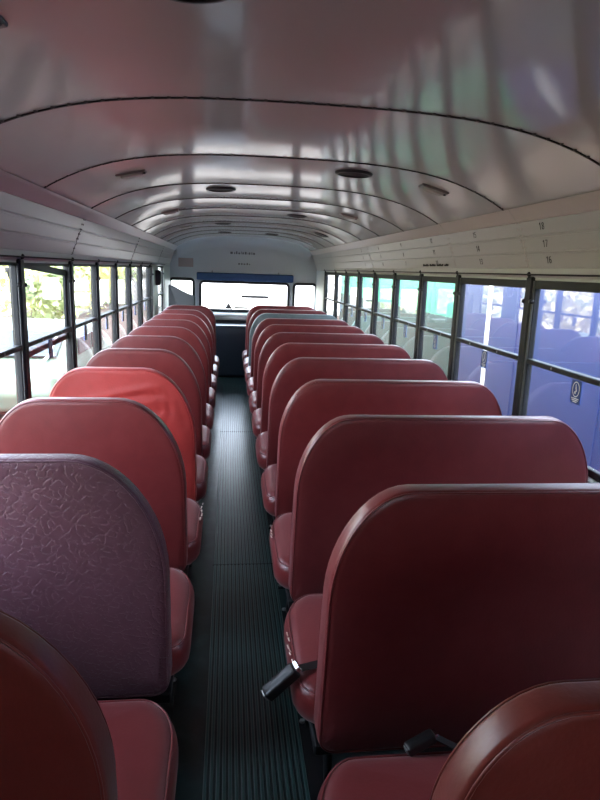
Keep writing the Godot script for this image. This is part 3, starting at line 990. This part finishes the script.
func trailer(called: String, label: String, category: String, z0: float, z1: float, m: Material, strip: float) -> void:
	var t := thing(called, label, category, Vector3(2.6, GROUND_Y, z0))
	var L := z0 - z1
	part("body", box_mesh(Vector3(0, 0.75, -L), Vector3(2.4, 3.15, 0), 0.03), m, t)
	if strip > 0:
		part("lower_side", box_mesh(Vector3(-0.012, 0.76, -L + 0.01), Vector3(0.02, 1.86, -0.01), 0.004), M.dark_green, t)
	part("chassis", box_mesh(Vector3(0.5, 0.45, -L + 0.2), Vector3(1.9, 0.75, -0.2), 0.02), M.frame_steel, t)
	part("top_rail", box_mesh(Vector3(-0.02, 3.08, -L), Vector3(0.02, 3.18, 0), 0.008), m, t)
	part("bottom_rail", box_mesh(Vector3(-0.02, 0.73, -L), Vector3(0.02, 0.85, 0), 0.008), m, t)
	var n := int(L / 1.5)
	for k in n:
		var z := -L * (k + 1) / (n + 1)
		part("panel_strip", box_mesh(Vector3(-0.006, 0.85, z - 0.02), Vector3(0.002, 3.08, z + 0.02), 0.002), m, t)
	if strip < 0:
		part("white_strip", box_mesh(Vector3(-0.022, 0.86, strip - z0 - 0.036), Vector3(-0.002, 3.07, strip - z0 + 0.036), 0.004), M.white_paint, t)
	for z in [-0.9, -L + 0.9]:
		wheel(t, Vector3(0.3, 0.45, z), 0.45, -1)
		wheel(t, Vector3(2.1, 0.45, z), 0.45, 1)

func bush_mesh(sd: int, leaves: int) -> ArrayMesh:
	rng.seed = sd
	var st := begin()
	var lobes := []
	for k in 9: lobes.append([Vector3(rng.randf_range(-1.1, 1.1), rng.randf_range(1.2, 3.6), rng.randf_range(-1.1, 1.1)), rng.randf_range(0.7, 1.3)])
	lobes.append([Vector3(0, 0.9, 0), 1.4])
	for k in leaves:
		var lb: Array = lobes[k % lobes.size()]
		var dir := Vector3(rng.randfn(), rng.randfn(), rng.randfn()).normalized()
		var p: Vector3 = lb[0] + dir * float(lb[1]) * rng.randf_range(0.55, 1.05)
		p.y = maxf(p.y, 0.05)
		var n := (dir + Vector3(rng.randfn(), rng.randfn(), rng.randfn()) * 0.6).normalized()
		var u := n.cross(Vector3(rng.randfn(), rng.randfn(), rng.randfn())).normalized() * rng.randf_range(0.09, 0.2)
		var v := n.cross(u).normalized() * u.length() * 0.45
		quad(st, p - u, p - v, p + u, p + v)
	return done(st)

func build_outside() -> void:
	var gr := setting("ground", "pale dusty ground around the bus", "ground")
	part("soil", box_mesh(Vector3(-90, GROUND_Y - 0.3, -120), Vector3(90, GROUND_Y, 60), 0.01), M.soil, gr)
	trailer("blue_trailer", "smooth blue box trailer with a white upright strip, parked beside the bus", "trailer", 4.5, -7.25, M.blue_paint, -6.44)
	trailer("green_trailer", "bright green box trailer with dark lower sides, parked ahead of the blue one", "trailer", -7.4, -15.6, M.green_paint, 1.0)
	var bk := setting("embankment", "pale earth bank behind the bushes", "bank")
	var sb := begin(true)
	for k in 30:
		for j in 6:
			var f := func(a: int, b: int) -> Vector3:
				var h: float = [0.0, 0.9, 1.9, 2.7, 3.2, 3.4, 3.4][b]
				return Vector3(-10.2 - b * 0.9 + 0.3 * sin(a * 1.7 + b), GROUND_Y + h * (1.0 + 0.12 * sin(a * 0.9)), 8.0 - a * 2.4)
			quad(sb, f.call(k, j), f.call(k, j + 1), f.call(k + 1, j + 1), f.call(k + 1, j))
	part("slope", done(sb), M.bank, bk)
	# bushes along the other side
	var bm := [bush_mesh(31, 2600), bush_mesh(47, 2600), bush_mesh(59, 2600)]
	var places := []
	for k in 9: places.append(Vector3(-8.0 - 0.4 * sin(k * 2.1) + k * 0.04, GROUND_Y, 1.0 - k * 5.0))
	for k in 3: places.append(Vector3(-13.5 - k * 5.0, GROUND_Y, -42.0 - k * 2.0))
	rng.seed = 77
	for k in places.size():
		var looks := ["olive green", "straw yellow", "grey green"]
		var t := thing("roadside_bush", "%s leafy bush before the earth bank, %s from the rear of the bus" % [looks[k % 3], ORD[k]], "bush", places[k], "bushes along the bank")
		t.rotation.y = rng.randf() * TAU
		var s := rng.randf_range(0.9, 1.15)
		t.scale = Vector3(s, s, s)
		part("foliage", bm[k % 3], M.leaf[k % 3], t)
		var st := begin(true)
		tube(st, [Vector3(0, 0, 0), Vector3(0.05, 0.9, 0.03), Vector3(-0.1, 2.2, 0.1)], 0.08, 7)
		part("trunk", done(st), M.bark, t)
	# pale car next to the bus
	var c := thing("parked_car", "pale green rounded car parked outside by the narrow benches", "car", Vector3(-3.45, GROUND_Y, -10.9))
	var side := PackedVector2Array()
	var prof := [[-2.1, 0.3], [2.1, 0.3], [2.18, 0.55], [2.1, 0.8], [1.75, 0.9], [1.4, 0.95], [0.95, 1.2], [0.55, 1.36], [0.0, 1.42], [-0.6, 1.38], [-1.05, 1.2], [-1.5, 0.95], [-2.0, 0.88], [-2.16, 0.6]]
	for k in prof.size():
		var a := Vector2(prof[k][0], prof[k][1])
		var b := Vector2(prof[(k + 1) % prof.size()][0], prof[(k + 1) % prof.size()][1])
		for j in 4: side.append(a.lerp(b, j / 4.0))
	part("body", done(padded(side, 1.66, 0.12, 0.02, Transform3D(Basis(Vector3.UP, -PI / 2), Vector3.ZERO), [0.4, 0.8, 1.0], no_push)), M.pale_paint, c)
	for s in [-1, 1]:
		for z in [-1.3, 1.3]: wheel(c, Vector3(0.72 * s, 0.32, z), 0.32, s)
		for g in [[-0.95, -0.1], [0.0, 0.85]]:
			part("side_glass", box_mesh(Vector3(minf(0.84 * s, 0.86 * s), 0.95, g[0]), Vector3(maxf(0.84 * s, 0.86 * s), 1.22, g[1]), 0.004), M.dark_glass, c)
	var sg := begin()
	bar(sg, Vector3(0, 0.99, 1.42), Vector3(0, 1.30, 0.78), 1.3, 0.02, 0.004)
	part("windscreen", done(sg), M.dark_glass, c)
	var tr := begin(true)
	tube(tr, [Vector3(0.55, 0.94, 2.0), Vector3(0.55, 1.0, 1.4), Vector3(0.55, 1.26, 0.95), Vector3(0.55, 1.43, 0.5)], 0.02, 6)
	part("trim_line", done(tr), M.white_paint, c)
	# white building ahead of the windshield
	var w := thing("white_building", "long low white building ahead of the windshield", "building", Vector3(2.5, GROUND_Y, -34))
	part("walls", box_mesh(Vector3(-6, 0, -5), Vector3(16, 3.6, 0), 0.05), M.render_wall, w)
	part("roof", box_mesh(Vector3(-6.4, 3.6, -5.4), Vector3(16.4, 3.8, 0.5), 0.03), M.white_paint, w)
	for k in 5:
		var x := -3.6 + k * 4.4
		var wi := part("window", box_mesh(Vector3(x - 0.8, 1.2, -0.02), Vector3(x + 0.8, 2.2, 0.03), 0.01), M.white_paint, w)
		part("glass", box_mesh(Vector3(x - 0.7, 1.3, 0.02), Vector3(x + 0.7, 2.1, 0.04), 0.004), M.far_glass, wi)

# ------------------------------------------------------------------ scene
func _ready() -> void:
	rng.seed = 5
	waves.seed = 4
	waves.frequency = 0.02
	var cam := Camera3D.new()
	cam.name = "camera"
	add_child(cam)
	cam.fov = 66.39
	cam.near = 0.05
	cam.far = 400.0
	var yaw := 0.1204
	var pitch := 0.2082
	var roll := 0.0347
	var fwd := Vector3(sin(yaw) * cos(pitch), -sin(pitch), -cos(yaw) * cos(pitch))
	var rt := Vector3(cos(yaw), 0, sin(yaw))
	var up := rt.cross(fwd)
	cam.transform = Transform3D(Basis(rt * cos(roll) + up * sin(roll), up * cos(roll) - rt * sin(roll), -fwd), Vector3(-0.2298, 1.53, 0))
	cam.current = true

	var we := WorldEnvironment.new()
	we.name = "environment"
	var env := Environment.new()
	env.background_mode = Environment.BG_SKY
	var sm := ProceduralSkyMaterial.new()
	sm.sky_top_color = Color(0.72, 0.79, 0.88)
	sm.sky_horizon_color = Color(0.93, 0.95, 0.97)
	sm.ground_bottom_color = Color(0.35, 0.33, 0.30)
	sm.ground_horizon_color = Color(0.80, 0.79, 0.76)
	sm.sky_energy_multiplier = 3.2
	sm.ground_energy_multiplier = 1.0
	sm.sun_angle_max = 5.0
	var sky := Sky.new()
	sky.sky_material = sm
	env.sky = sky
	env.tonemap_mode = Environment.TONE_MAPPER_LINEAR
	env.tonemap_exposure = 1.78
	env.sdfgi_enabled = true
	env.ssao_enabled = true
	env.ssil_enabled = true
	we.environment = env
	add_child(we)
	var sun := DirectionalLight3D.new()
	sun.name = "sun"
	add_child(sun)
	sun.look_at_from_position(Vector3(-0.08, 0.9, 0.36) * 30.0, Vector3.ZERO)
	sun.light_energy = 4.0
	sun.light_color = Color(1.0, 0.96, 0.88)
	sun.light_angular_distance = 0.6
	sun.shadow_enabled = true

	make_materials()
	build_shell()
	build_windows()
	build_ends()
	build_outside()
	build_seats()
	build_fittings()
